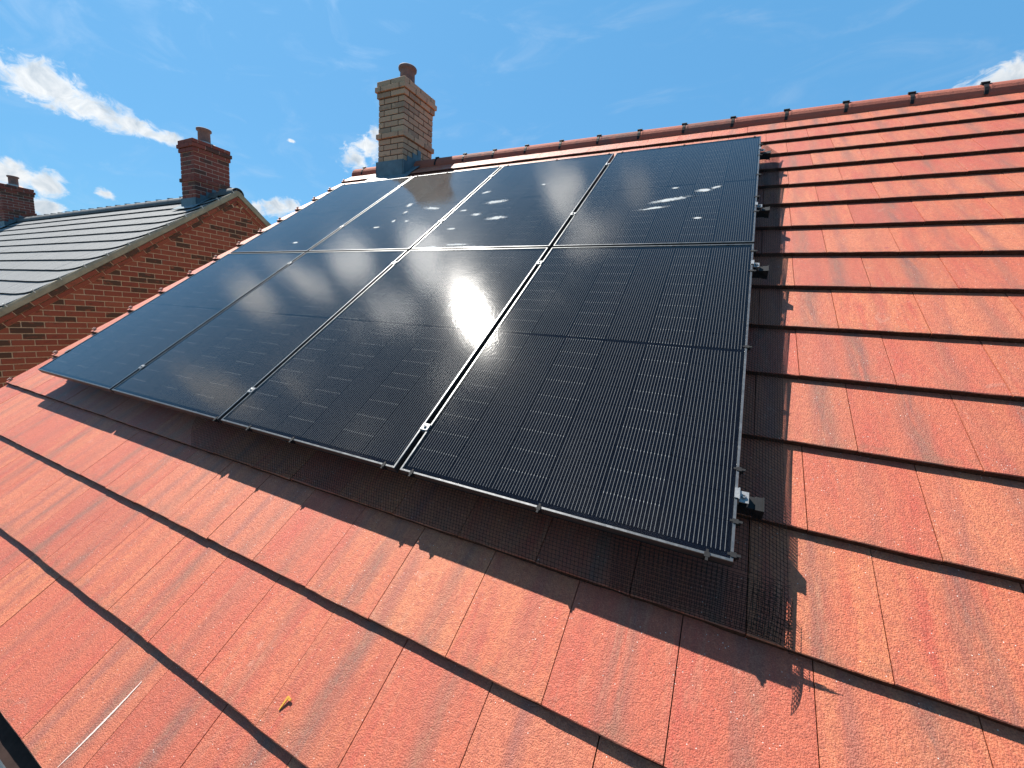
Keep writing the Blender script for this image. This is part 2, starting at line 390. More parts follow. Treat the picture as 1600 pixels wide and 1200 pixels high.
m_, t, out = mat('chalky_scrape'); M_SCRAPE = m_
uv = t.new('ShaderNodeUVMap', uv_map='UVMap').outputs[0]; x, y, _ = t.sep(uv)
pos = t.new('ShaderNodeNewGeometry').outputs['Position']
a = t.map(t.math('ADD', t.math('SUBTRACT', 1, t.math('ABSOLUTE', x)), t.math('MULTIPLY', t.math('SUBTRACT', t.noise(t.comb(t.math('MULTIPLY', x, .6), t.math('MULTIPLY', y, 4), 0.), 6, 6, .75), .5), 2.6)), .25, .7, 0, .9)
df = t.new('ShaderNodeBsdfDiffuse', {'Color': (.60, .50, .45, 1)}); tr = t.new('ShaderNodeBsdfTransparent')
t.l.new(t.new('ShaderNodeMixShader', {0: a, 1: tr.outputs[0], 2: df.outputs[0]}).outputs[0], out.inputs[0])

m_, t, out = mat('lawn_and_paving')
pos = t.new('ShaderNodeNewGeometry').outputs['Position']
c = t.mix(t.map(t.noise(pos, .12, 4), .46, .5), (.05, .085, .03), (.16, .15, .14))
c = t.mix(t.map(t.noise(pos, 6, 5, .7), .3, .7, 0, .6), c, (.04, .05, .025))
principled(t, out, Base_Color=c, Roughness=.95); M_GROUND = m_

# ------------------------------------------------------------------ ground
g = MB(); g.add([(-900, -900, 0), (900, -900, 0), (900, 900, 0), (-900, 900, 0)], [(0, 1, 2, 3)])
put('ground', g.mesh('ground', [M_GROUND]), kind='structure')

# ------------------------------------------------------------------ tile meshes
def tile_geo(w_, L, th, seed, mb, M=None, rnd=0.):
    """flat interlocking tile: origin at the middle of its lower edge, y up the slope, top face at z=0"""
    rg = random.Random(seed); K = 7
    xs = [-w_ / 2 + w_ * k / (K - 1) for k in range(K)]
    jy = [rg.uniform(-.0014, .0012) for _ in xs]; jz = [rg.uniform(-.0012, .0004) for _ in xs]
    ch = .0025
    vs = [(x, j + ch, z) for x, j, z in zip(xs, jy, jz)]            # top edge of the nose
    vs += [(x, j, -ch) for x, j in zip(xs, jy)]                     # chamfer
    vs += [(x, j + rg.uniform(-.001, .003), -th) for x, j in zip(xs, jy)]  # foot of the nose
    vs += [(xs[0], L, 0), (xs[-1], L, 0), (xs[0], L, -th), (xs[-1], L, -th)]
    a = 3 * K
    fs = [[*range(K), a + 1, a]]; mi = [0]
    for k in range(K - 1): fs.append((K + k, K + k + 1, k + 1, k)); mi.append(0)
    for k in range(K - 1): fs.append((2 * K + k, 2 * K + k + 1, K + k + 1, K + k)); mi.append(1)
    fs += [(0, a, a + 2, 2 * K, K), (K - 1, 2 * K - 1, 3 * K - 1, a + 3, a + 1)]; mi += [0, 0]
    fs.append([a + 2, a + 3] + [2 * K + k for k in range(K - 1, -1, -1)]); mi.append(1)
    uv = [(v[0] / w_ + .5, v[1]) for v in vs]
    mb.add(vs, fs, mi, M, uvs=uv, rnd=rnd)
TW = .302; TH = .0225; TL = .415; GAP = .0028
def tile_mesh(w_, seed, mats):
    mb = MB(); tile_geo(w_, TL, TH, seed, mb); return mb.mesh('tile', mats)
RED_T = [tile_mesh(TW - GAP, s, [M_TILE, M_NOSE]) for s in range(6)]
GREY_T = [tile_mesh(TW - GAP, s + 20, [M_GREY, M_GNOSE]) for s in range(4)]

def lay(parent, items, meshes, mats, limit, stuffname, seed):
    """items: (priority, matrix, width or None). The first `limit` become tile objects, the rest one mesh"""
    rg = random.Random(seed); items.sort(key=lambda i: i[0]); mb = MB()
    for k, (pr, M, wd) in enumerate(items):
        r = rg.random()
        if k < limit and pr < 1e5:
            me = rg.choice(meshes)
            if wd: me = tile_mesh(wd, k, mats)
            put('tile', me, parent, M, rnd=r)
        else: tile_geo((wd or TW - GAP), TL, TH, k, mb, M, r)
    put(stuffname, mb.mesh(stuffname, mats, True), parent, kind='stuff')

# ------------------------------------------------------------------ chimneys
def brick_mesh(dx, dy, dz, mat_, name='brick'):
    mb = MB(); rg = random.Random(hash((round(dx, 3), round(dy, 3))) & 255); b = .003
    x, y, z = dx / 2, dy / 2, dz / 2
    vs = []
    for sz in (-1, 1):
        for sx, sy in ((-1, -1), (1, -1), (1, 1), (-1, 1)):
            vs.append((sx * x, sy * (y - b), sz * (z - b))); vs.append((sx * (x - b), sy * y, sz * (z - b))); vs.append((sx * (x - b), sy * (y - b), sz * z))
    fs = []
    def q(a, c): return (a, c)
    lo = [[0, 1, 2], [3, 4, 5], [6, 7, 8], [9, 10, 11]]; hi = [[k + 12 for k in l] for l in lo]
    fs += [(lo[0][2], lo[3][2], lo[2][2], lo[1][2]), (hi[0][2], hi[1][2], hi[2][2], hi[3][2])]
    fs += [(lo[0][1], lo[1][1], hi[1][1], hi[0][1]), (lo[1][0], lo[2][0], hi[2][0], hi[1][0]), (lo[2][1], lo[3][1], hi[3][1], hi[2][1]), (lo[3][0], lo[0][0], hi[0][0], hi[3][0])]
    fs += [(lo[0][2], lo[1][2], lo[1][1], lo[0][1]), (lo[1][2], lo[2][2], lo[2][0], lo[1][0]), (lo[2][2], lo[3][2], lo[3][1], lo[2][1]), (lo[3][2], lo[0][2], lo[0][0], lo[3][0])]
    fs += [(hi[0][1], hi[1][1], hi[1][2], hi[0][2]), (hi[1][0], hi[2][0], hi[2][2], hi[1][2]), (hi[2][1], hi[3][1], hi[3][2], hi[2][2]), (hi[3][0], hi[0][0], hi[0][2], hi[3][2])]
    for k in range(4): fs.append((lo[k][0], lo[k][1], hi[k][1], hi[k][0])); fs.append((lo[k][0], lo[k][1], lo[k][2])); fs.append((hi[k][0], hi[k][1], hi[k][2]))
    mb.add(vs, fs); return mb.mesh(name, [mat_])

def chimney(parent, M, W_, D_, C_, mbrick, mmort, surf, seed, label):
    """stack two bricks wide (x) and three deep (y), origin at the centre of the foot of its lowest full course.
    surf(y) = height of the roof surface relative to the origin"""
    rg = random.Random(seed); N = 14; J = .011
    mb = MB(); ins = .0135
    low = min(surf(-D_ / 2), surf(D_ / 2)) - .35
    offs = {13: .019, 12: .038, 11: .019, 4: .024}
    mb.box(-W_ / 2 + ins, W_ / 2 - ins, -D_ / 2 + ins, D_ / 2 - ins, low, N * C_ - .006)
    for k, o_ in offs.items():
        mb.box(-W_ / 2 - o_ + ins, W_ / 2 + o_ - ins, -D_ / 2 - o_ + ins, D_ / 2 + o_ - ins, k * C_ - .004 + ins, (k + 1) * C_ - .006)
    # flaunching: a mortar mound round the pot
    mb.lathe([(.24, N * C_ - .01), (.20, N * C_ + .02), (.13, N * C_ + .05), (.10, N * C_ + .06)], 20)
    st = put('chimney', mb.mesh('chimney', [mmort]), parent, M, label=label)
    ux, uy = W_ / 2, D_ / 3; bw = .1025
    cache = {}
    def brick(dx, dy, x, y, k):
        key = (round(dx, 4), round(dy, 4))
        if key not in cache: cache[key] = brick_mesh(dx - J, dy - J, C_ - J, mbrick)
        put('brick', cache[key], st, T(x, y, (k + .5) * C_ + J * .0) @ Matrix.Rotation(rg.uniform(-.006, .006), 4, 'Z'), rnd=rg.random())
    for k in range(-3, N):
        o_ = offs.get(k, 0.); Wk, Dk = W_ + 2 * o_, D_ + 2 * o_; x_, y_ = Wk / 2, Dk / 3
        if k % 2:   # stretchers across the front
            for s in (-1, 1):
                if k < 0 and s < 0: continue
                for i in range(2): brick(x_, bw, -Wk / 2 + x_ * (i + .5), s * (Dk / 2 - bw / 2 + J / 2 * 0), k)
                for i in (0, 1, 2):
                    pass
            inner = Dk - 2 * bw; ln = inner / 2
            for s in (-1, 1):
                for i in range(2):
                    yy = -inner / 2 + ln * (i + .5)
                    if k * C_ + C_ > surf(yy) - .02: brick(bw, ln, s * (Wk / 2 - bw / 2), yy, k)
        else:
            for s in (-1, 1):
                for i in range(3):
                    yy = -Dk / 2 + y_ * (i + .5)
                    if k >= 0 or k * C_ + C_ > surf(yy) - .02: brick(bw, y_, s * (Wk / 2 - bw / 2), yy, k)
            for s in (-1, 1):
                if k < 0 and s < 0: continue
                brick(Wk - 2 * bw, bw, 0, s * (Dk / 2 - bw / 2), k)
    # lead: front apron, stepped flashing up both sides
    f = MB(); z0 = surf(-D_ / 2); yf = -D_ / 2; c, s_ = cp, sp
    f.box(-W_ / 2 - .02, W_ / 2 + .02, yf - .007, yf - .001, z0 - .06, 0.004)
    ap = Matrix.Translation((0, yf, z0 + .012)) @ RX
    f.box(-W_ / 2 - .14, W_ / 2 + .14, -.15, .0, -.002, .002, M=ap)
    for s in (-1, 1):
        x0 = s * (W_ / 2 + .001); x1 = s * (W_ / 2 + .007); a, b = min(x0, x1), max(x0, x1)
        steps = 4; dy = .105; yp = yf - .007; poly = [(yp, surf(yf) - .06)]
        pts = [(yp, .004)]
        for i in range(steps):
            y1 = yp + dy * (i + 1) - .02; pts.append((y1, .004 + (i) * C_)); pts.append((y1, .004 + (i + 1) * C_))
            if i == steps - 2: pts.append((y1 + .07, .004 + (i + 1) * C_)); break
        ylast = pts[-1][0]
        poly = [(yp, surf(yf) - .06), (ylast, surf(ylast) - .06)] + pts[::-1]
        f.prism(poly, a, b, 0)
        xx0, xx1 = (W_ / 2, W_ / 2 + .11) if s > 0 else (-W_ / 2 - .11, -W_ / 2)
        f.box(xx0, xx1, .001, D_ / 2 / cp - .02, -.003, .005, M=ap)
    put('lead_flashing', f.mesh('lead_flashing', [M_LEAD]), st)
    p = MB()
    p.lathe([(.098, N * C_), (.101, N * C_ + .05), (.098, N * C_ + .235), (.107, N * C_ + .247), (.122, N * C_ + .256), (.124, N * C_ + .283), (.117, N * C_ + .293), (.09, N * C_ + .293), (.085, N * C_ + .27), (.085, N * C_)], 32)
    put('chimney_pot', p.mesh('chimney_pot', [M_POT]), st)
    return st

# ------------------------------------------------------------------ our own house: red tiled roof
HN = .14                                   # tile surface lies this far below the face of the panels
own = put('red_roof_house', None, None, T(4.1, 3.71, 0),
          label='red tiled house carrying the solar panels and the buff brick chimney', cat='house')
OI = own.matrix_local.inverted() if False else T(-4.1, -3.71, 0)
XL, XR = -.69, 9.0
YR = 3.71; ZR = 2.66 + OFF.z
wl = MB()
eY, eZ = PW(0, -1.10, -HN - .10).y, PW(0, -1.10, -HN - .10).z
wf, wb = eY + .35, 2 * YR - eY - .35
zt = lambda y: ZR - .14 - abs(y - YR) * sp / cp
wl.prism([(wf, 0), (wb, 0), (wb, zt(wb)), (YR, ZR - .14), (wf, zt(wf))], XL + .12, XR - .12, 0, M=OI)
put('wall', wl.mesh('wall', [M_RENDER]), own)
# underlay boards below the tiles, both slopes
ub = MB()
ub.box(XL + .03, XR - .03, -1.14, 4.50, -HN - .060, -HN - .047, M=OI @ PLANE)
ub.box(XL + .01, XR - .01, -1.225, -1.139, -HN - .052, -HN - .044, M=OI @ PLANE)  # dark strip added past the tiles as the shadow band above the gutter
mir = Matrix.Translation((0, 2 * YR, 0)) @ Matrix.Scale(-1, 4, (0, 1, 0))
ub.box(XL + .03, XR - .03, -1.14, 4.50, -HN - .060, -HN - .020, M=OI @ mir @ PLANE, mi=1)
roof = put('roof', ub.mesh('roof', [M_UNDER, M_TILE]), own)
COURSE = [(-1.152, 0), (-.808, 1), (-.459, 0), (-.118, 1), (.232, 0), (.568, 1), (.917, 0), (1.245, 1), (1.586, 0), (1.919, 1), (2.247, 0), (2.573, 1),
          (2.892, 0), (3.212, 1), (3.534, 0), (3.855, 1), (4.163, 0)]
items = []; rg = random.Random(3)
for i, (v, ph) in enumerate(COURSE):
    G = (COURSE[i + 1][0] - v) if i < len(COURSE) - 1 else .31
    dl = math.asin((TH + .0008) / G)
    u = (.137 if ph else .286) - TW * (3 if not ph else 3)
    # joints at u + k TW ; first tile of a course reaches from the verge to the first joint beyond it
    js = [u + TW * k for k in range(0, 40)]
    js = [j for j in js if XL + .10 < j < XR - .05]
    edges = [XL] + js + [XR]
    for a, b in zip(edges, edges[1:]):
        cu = (a + b) / 2; wd = b - a - GAP
        M = OI @ PLANE @ T(cu, v + rg.uniform(-.0015, .0015), -HN + rg.uniform(-.0008, .0008)) @ Matrix.Rotation(-dl + rg.uniform(-.0015, .0015), 4, 'X') @ Matrix.Rotation(rg.uniform(-.0012, .0012), 4, 'Z')
        P = PW(cu, v + .15, -HN)
        inside = .15 < cu < 4.45 and .35 < v < 3.2
        hid_ch = 0
        pr = (P - CAM).length
        if not inframe(P, 120): pr += 1e3
        if inside: pr += 1e6
        full = abs(wd - (TW - GAP)) < .002
        items.append((pr, M, None if full else wd))
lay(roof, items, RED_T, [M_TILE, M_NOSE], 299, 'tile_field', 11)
# top-course infill under the ridge
# ridge tiles, half round, each lapped by a small black dry-ridge clip
def ridge_mesh(r, L, th, mat_, name='ridge_tile'):
    mb = MB(); n = 14; A = R(100); vs = []; fs = []
    prof = [(r, 0), (r + .004, .03), (r + .002, .05), (r - .001, L)]
    for rr_, x in prof:
        for k in range(n + 1):
            a = -A + 2 * A * k / n; vs.append((x, rr_ * math.sin(a), rr_ * math.cos(a)))
    q = n + 1
    for i in range(3):
        for k in range(n): fs.append((i * q + k, i * q + k + 1, (i + 1) * q + k + 1, (i + 1) * q + k))
    b = len(vs)
    for rr_, x in ((r - th, 0), (r - th, L)):
        for k in range(n + 1):
            a = -A + 2 * A * k / n; vs.append((x, rr_ * math.sin(a), rr_ * math.cos(a)))
    for k in range(n):
        fs.append((b + k, b + k + 1, k + 1, k)); fs.append((3 * q + k, 3 * q + k + 1, b + q + k + 1, b + q + k)); fs.append((b + k + 1, b + k, b + q + k, b + q + k + 1))
    for k, e in ((0, 0), (n, n)): fs.append((k, 3 * q + k, b + q + k, b + k))
    mb.add(vs, fs, sm=False); me = mb.mesh(name, [mat_])
    return me
RR = .118; RZ = 2.693 + OFF.z - RR
rm = ridge_mesh(RR, .4405, .014, M_RIDGE)
cl = MB(); n = 12; vs = []
for x_ in (-.012, .012):
    for rr_ in (RR - .003, RR + .006):
        for k in range(n + 1):
            a = R(-92 + 184 * k / n); vs.append((x_, rr_ * math.sin(a), rr_ * math.cos(a)))
q4 = n + 1; fs = []
for k in range(n):
    fs += [(q4 + k, q4 + k + 1, 3 * q4 + k + 1, 3 * q4 + k), (k, k + 1, q4 + k + 1, q4 + k), (2 * q4 + k, 3 * q4 + k, 3 * q4 + k + 1, 2 * q4 + k + 1)]
cl.add(vs, fs)
cl.box(-.024, .024, -.013, .013, RR + .001, RR + .016, M=Matrix.Rotation(R(32), 4, 'X'))
cm = cl.mesh('ridge_clip', [M_BLK])
x = 1.275 - .4428 * 5
while x < XR - .1:
    x0 = max(x, XL - .01)
    if not (x + .44 < XL):
        hid = .02 - .42 < x < .47 - .02 and x > -.3
        if not (-.02 < x and x + .44 < .50):
            M = OI @ T(x0, YR, RZ)
            if x < XL: M = M @ Matrix.Scale((x + .4405 - x0) / .4405, 4, (1, 0, 0))
            rt = put('ridge_tile', rm, roof, M @ Matrix.Rotation(rg.uniform(-.006, .006), 4, 'Y'), rnd=rg.random())
            if x > XL + .05: put('ridge_clip', cm, own, OI @ T(x, YR, RZ))
    x += .4428
# verge clips: little knobs near the low corner of each end tile
vc = MB(); vc.box(-.012, .012, -.008, .008, 0, .014); vc.box(-.004, .004, -.02, .008, .012, .018)
vcm = vc.mesh('verge_clip', [M_CLIP])
for i, (v, ph) in enumerate(COURSE):
    put('verge_clip', vcm, own, OI @ PLANE @ T(XL + .028, v + .035, -HN + .0) @ Matrix.Rotation(R(25), 4, 'Z'))
# gutter at the eaves
gt = MB(); n = 12; rr_ = .06; vs = []; fs = []
for x in (XL - .05, XR + .05):
    for k in range(n + 1):
        a = math.pi * k / n; vs.append((x, -rr_ * math.cos(a), -rr_ * math.sin(a)))
    for k in range(n + 1):
        a = math.pi * (n - k) / n; vs.append((x, -(rr_ - .006) * math.cos(a), -(rr_ - .006) * math.sin(a)))
q = 2 * n + 2
for k in range(q): fs.append((k, (k + 1) % q, q + (k + 1) % q, q + k))
gp = PW(0, -1.165, -HN - .035)
gt.add(vs, fs, 0, OI @ T(0, gp.y - .075, gp.z - .05))
put('gutter', gt.mesh('gutter', [M_GUT]), own)
fb = MB(); fb.box(XL, XR, gp.y + .03, gp.y + .05, gp.z - .2, gp.z - .02, M=OI)
put('fascia', fb.mesh('fascia', [M_SOFFIT]), own)
# white chalky scrape on a tile near the eaves
sc = MB(); a_, b_ = Vector((2.944, -.891)), Vector((2.917, -1.128))
pts = 9
vs = []; uvs = []
for k in range(pts):
    tt = k / (pts - 1); p = a_.lerp(b_, tt) + Vector((.006 * math.sin(tt * 2.6), 0))
    hw = .0015 + .0045 * math.sin(math.pi * min(1, tt * .9 + .08))
    for s in (-1, 1): vs.append((p.x + s * hw, p.y, 0)); uvs.append((s, tt))
nz_ = -HN - (TH) * ((p.y + 1.152) / .344) * 0
slope = TH / .344
vs = [(a, b, -HN - slope * (b + 1.152) + .0009) for a, b, c in vs]
sc.add(vs, [(2 * k, 2 * k + 1, 2 * k + 3, 2 * k + 2) for k in range(pts - 1)], 0, OI @ PLANE, uvs=uvs)
put('scrape_mark', sc.mesh('scrape_mark', [M_SCRAPE]), own, label='white chalky scrape on a red tile')

# buff brick chimney straddling the ridge
CW, CD, CC = .45, .62, .0722
cx, cy, cz = .47 - CW / 2, 3.38 + CD / 2, 2.607 + OFF.z
def surf_own(y): return (ZR - abs(y + cy - YR) * sp / cp) - cz
chimney(own, OI @ T(cx, cy, cz), CW, CD, CC, M_YB, M_YM, surf_own, 5, 'buff brick chimney stack with a terracotta pot')

# ------------------------------------------------------------------ neighbouring house: grey tiled roof, red brick gable
NX = -3.75                                  # face of the gable wall
NY = 3.705; NZ = 2.557 + OFF.z              # roof apex (general surface)
nb_ = put('grey_roof_house', None, None, T(-10, NY, 0), label='neighbouring red brick house with a grey tiled roof and two red brick chimneys', cat='house')
NI = T(10, -NY, 0)
tanp = sp / cp
NPL = Matrix.Translation((0, NY, NZ)) @ RX   # neighbour roof frame, y=0 at the apex line
NXL = -21.0
nd = 5.6                                     # slope length
wf = NY - (nd - .25) * cp; wb = NY + (nd - .25) * cp
ztn = lambda y: NZ - .15 - abs(y - NY) * tanp
g = MB(); g.prism([(wf, 0), (wb, 0), (wb, ztn(wb) - .03), (NY, NZ - .17), (wf, ztn(wf) - .03)], NXL, NX - .004, 0, M=NI)
gw = put('wall', g.mesh('wall', [M_RM]), nb_)
# bricks of the gable
C0 = .1524 + OFF.z; CH = .0802; BL = .2145; J = .0115
bm = brick_mesh(.03, BL - J, CH - J, M_RB)
hb = brick_mesh(.03, BL / 2 - J, CH - J, M_RB)
bl = []; 
def rake(y): return 2.32 + OFF.z - abs(y - NY) * tanp + .02     # underside of the raking courses
kk = -83
while C0 + kk * CH < rake(NY) + .1:
    zc = C0 + (kk + .5) * CH
    y = NY - 60 * BL / 2 - (BL / 2 if kk % 2 else 0) + .064
    while y < NY + 5:
        yc = y + BL / 2
        lim = rake(yc)
        if wf + .02 < y and zc - CH / 2 < max(rake(y), rake(y + BL)) and zc + CH * .3 < max(rake(y + BL), rake(y)) + .03 and y + BL < wb:
            bl.append((yc, zc))
        y += BL
    kk += 1
def vis(y, z):   # seen above our own verge and inside the frame
    lo = -.213 + (y - 1.005) * .75 + OFF.z
    return z > lo - .12 and y < 4.4 and inframe(Vector((NX, y, z)), 30)
show = [b for b in bl if vis(*b)]; show.sort(key=lambda b: (Vector((NX, *b)) - CAM).length)
rest = [b for b in bl if b not in set(show)] + show[290:]
rg = random.Random(9)
raks = 0
for y, z in show[:290]:
    put('brick', bm, gw, NI @ T(NX - .012 + rg.uniform(-.0015, .0015), y, z) @ Matrix.Rotation(rg.uniform(-.004, .004), 4, 'X'), rnd=rg.random())
rb = MB()
for y, z in rest: rb.box(-.015, .015, -BL / 2 + J / 2, BL / 2 - J / 2, -CH / 2 + J / 2, CH / 2 - J / 2, M=NI @ T(NX - .012, y, z), rnd=rg.random())
put('brickwork', rb.mesh('brickwork', [M_RB], True), gw, kind='stuff')
# two raking courses of bricks under the verge, each proud of the one below, and the cement undercloak strip
strip = MB(); rk = put('verge_brickwork', None, nb_, NI)
VH = .0655
for s in (-1, 1):
    Fm = Matrix.Translation((0, NY, 0)) @ (Matrix.Rotation(PITCH, 4, 'X') if s < 0 else Matrix.Scale(-1, 4, (0, 1, 0)) @ Matrix.Rotation(PITCH, 4, 'X'))
    for row, (zt_, pr, ph) in enumerate(((2.517, .036, .0), (2.431, .018, .11))):
        off = Matrix.Translation((0, 0, zt_ + OFF.z)) @ Fm
        core = MB(); ymax = -.03 if row == 0 else -.085
        core.box(NX - .02, NX + pr - .006, -nd + .3, -.02, -VH + .0, -.006, M=off)
        put('mortar_bed', core.mesh('mortar_bed', [M_RM]), rk)
        y = -.02 - ph; first = True
        me = brick_mesh(pr + .03, BL - .009, VH - .0095, M_RB)
        while y > -nd + .5:
            put('brick', me, rk, off @ T(NX + (pr - .03) / 2, y - BL / 2, -VH / 2 - .003), rnd=rg.random()); y -= BL
        if row == 1: put('brick', brick_mesh(pr + .03, .09, VH - .0095, M_RB), rk, off @ T(NX + (pr - .03) / 2, -.065, -VH / 2 - .003), rnd=rg.random())
    st_ = MB()
    offs_ = Matrix.Translation((0, 0, 2.600 + OFF.z)) @ Fm
    ys = [-nd + .05 + (nd - .05 + .0) * k / 24 for k in range(25)]
    vs = []; fs = []
    for j_, yv in enumerate(ys):
        w1 = random.uniform(-.003, .003); 
        zc_ = .005 if yv < -.05 else .0
        for (xx, zz) in ((NX - .10, -.064), (NX + .046 + w1, -.064 + w1 * .5), (NX + .054 + w1, -.010), (NX + .046, .018 + w1), (NX + .032, .018), (NX + .030, -.012), (NX - .10, -.012)):
            vs.append((xx, yv if j_ < 24 else (zz * -tanp if True else 0), zz))
    for j_ in range(24):
        for q in range(7): fs.append((j_ * 7 + q, j_ * 7 + (q + 1) % 7, j_ * 7 + 7 + (q + 1) % 7, j_ * 7 + 7 + q))
    fs += [(0, 1, 2, 3, 4, 5, 6)]
    st_.add(vs, fs, 0, NI @ offs_)
    put('cement_verge', st_.mesh('cement_verge', [M_CEM]), nb_)
# roof boards and tiles
ub = MB(); ub.box(NXL, NX - .03, -nd + .02, -.02, -.10, -.052, M=NI @ NPL)
mirn = Matrix.Translation((0, 2 * NY, 0)) @ Matrix.Scale(-1, 4, (0, 1, 0))
ub.box(NXL, NX - .03, -nd + .02, -.02, -.10, -.03, M=NI @ mirn @ NPL)
nroof = put('roof', ub.mesh('roof', [M_GNOSE]), nb_)
def lift(x): q = max(0., (x + 4.85) / 1.1); return .068 * q * q
items = []; back = MB()
NX1 = NX + .030
for i in range(17):
    v = -.085 - .329 * i
    dl = math.asin((TH + .0008) / .329)
    e = [NX1]; x_ = NX1 - (.302 if i % 2 else .151 + .12)
    while x_ > NXL + .1: e.append(x_); x_ -= TW
    for b, a in zip(e, e[1:]):
        cu = (a + b) / 2; wd = b - a - .0022
        ang = math.atan2(lift(b) - lift(a), b - a)
        M = NI @ NPL @ T(cu, v + rg.uniform(-.0015, .0015), lift(cu) + rg.uniform(-.0006, .0006)) @ Matrix.Rotation(-ang, 4, 'Y') @ Matrix.Rotation(-dl, 4, 'X')
        P = NPL @ Vector((cu, v + .15, 0)); pr = (P - CAM).length + (0 if inframe(P, 60) else 1e3)
        full = abs(wd - (TW - .0022)) < .003
        if i == 0: M = M @ Matrix.Scale(.3, 4, (0, 1, 0))
        items.append((pr, M, None if full else wd))
        if i % 1 == 0 and cu > -9:
            Mb = NI @ mirn @ NPL @ T(cu, v, lift(cu)) @ Matrix.Rotation(-ang, 4, 'Y') @ Matrix.Rotation(-dl, 4, 'X')
            back.box(-wd / 2, wd / 2, 0, TL * (.25 if i == 0 else 1), -TH, 0, 0, M=Mb, rnd=rg.random())
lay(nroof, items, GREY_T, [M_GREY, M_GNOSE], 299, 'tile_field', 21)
put('rear_tile_field', back.mesh('rear_tile_field', [M_GREY], True), nroof, kind='stuff')
grm = ridge_mesh(.115, .448, .014, M_GRIDGE)
gcl = MB(); gcl.box(-.016, .016, -.05, .05, .112, .130, M=Matrix.Rotation(R(15), 4, 'X'))
gcm = gcl.mesh('ridge_clip', [M_GRIDGE])
x = NX + .045 - .448; k = 0
while x > NXL:
    dz = lift(x + .3)
    rt = put('ridge_tile', grm, nroof, NI @ T(x, NY, NZ + .062 - .115 + dz * .9 - .012))
    put('ridge_clip', gcm, nb_, NI @ T(x, NY, NZ + .062 - .115 + dz * .9 - .012))
    x -= .45
vc = MB(); vc.box(-.03, .010, -.006, .006, .0, .008); vc.box(.004, .011, -.006, .006, -.040, .006)
vcm = vc.mesh('verge_clip', [M_WCLIP])
for i in range(17):
    v = -.085 - .329 * i
    put('verge_clip', vcm, nb_, NI @ NPL @ T(NX1 + .014, v + .02, lift(NX1) + .002))
for n_, (xr, lab) in enumerate(((-4.45, 'nearer red brick chimney stack beside the gable'), (-14.2, 'farther red brick chimney stack at the left edge'))):
    k_ = 1.02 if n_ == 0 else 1.03; cy_ = NY - .01; cz_ = 2.45 + OFF.z
    def surf_n(y): return (NZ + .01 - abs(y + cy_ - NY) * tanp) - cz_
    chimney(nb_, NI @ T(xr - CW * k_ / 2, cy_, cz_), CW * k_, CD * k_, CC * k_, M_RBC, M_RMC, surf_n, 30 + n_, lab)

# ------------------------------------------------------------------ solar panels
PWD, PL, PG, RG = 1.134, 1.755, .026, .021
FT = .032                                   # frame depth
fm = MB()
lip = .0085; b = .0012
# frame: four mitred bars, bevelled top edge
def frame_bar(mb, p0, p1, inn):
    """bar along the edge p0-p1 (2-D), inn = inward unit normal; mitred ends"""
    a = Vector(p0); c = Vector(p1); t_ = (c - a).normalized(); inn = Vector(inn)
    prof = [(0, -FT), (0, -b * 1.6), (b, 0), (lip - b * .6, 0), (lip, -b), (lip, -FT)]
    vs = []
    for base, sg in ((a, 1), (c, -1)):
        for d, z in prof:
            p = base + inn * d + t_ * sg * d; vs.append((p.x, p.y, z))
    n = len(prof); fs = []; mi = []
    for k in range(n):
        fs.append((k, (k + 1) % n, n + (k + 1) % n, n + k)); mi.append(0 if k in (1, 2, 3) else 1)
    fs += [list(range(n))[::-1], list(range(n, 2 * n))]; mi += [1, 1]
    mb.add(vs, fs, mi)
frame_bar(fm, (0, 0), (PWD, 0), (0, 1)); frame_bar(fm, (PWD, 0), (PWD, PL), (-1, 0))
frame_bar(fm, (PWD, PL), (0, PL), (0, -1)); frame_bar(fm, (0, PL), (0, 0), (1, 0))
FRAME = fm.mesh('frame', [M_FRAME, M_FSIDE])
gm = MB(); z = -.0022; gm.add([(lip, lip, z), (PWD - lip, lip, z), (PWD - lip, PL - lip, z), (lip, PL - lip, z)], [(0, 1, 2, 3)])
GLASS = gm.mesh('glass_pane', [M_GLASS])
bk = MB(); bk.box(lip, PWD - lip, lip, PL - lip, -.012, -.0075); BACK = bk.mesh('backsheet', [M_BACK])
cwid, chei = .1815, .0925
def cellm(mt, flip):
    mb = MB(); x, y = cwid / 2, chei / 2; c_ = .004
    vs = [(-x + c_, -y, 0), (x - c_, -y, 0), (x, -y + c_, 0), (x, y - c_, 0), (x - c_, y, 0), (-x + c_, y, 0), (-x, y - c_, 0), (-x, -y + c_, 0)]
    lo_ = [(a, b_, -.0006) for a, b_, _ in vs]
    uv = [(a / cwid + .5, (b_ / chei + .5) if not flip else (.5 - b_ / chei)) for a, b_, _ in vs] * 2
    mb.add(vs + lo_, [list(range(8))] + [(k, 8 + k, 8 + (k + 1) % 8, (k + 1) % 8) for k in range(8)], 0, uvs=uv); return mb.mesh('solar_cell', [mt])
CELLS = {(g_, f_): cellm(M_CELLG if g_ else M_CELL, f_) for g_ in (0, 1) for f_ in (0, 1)}
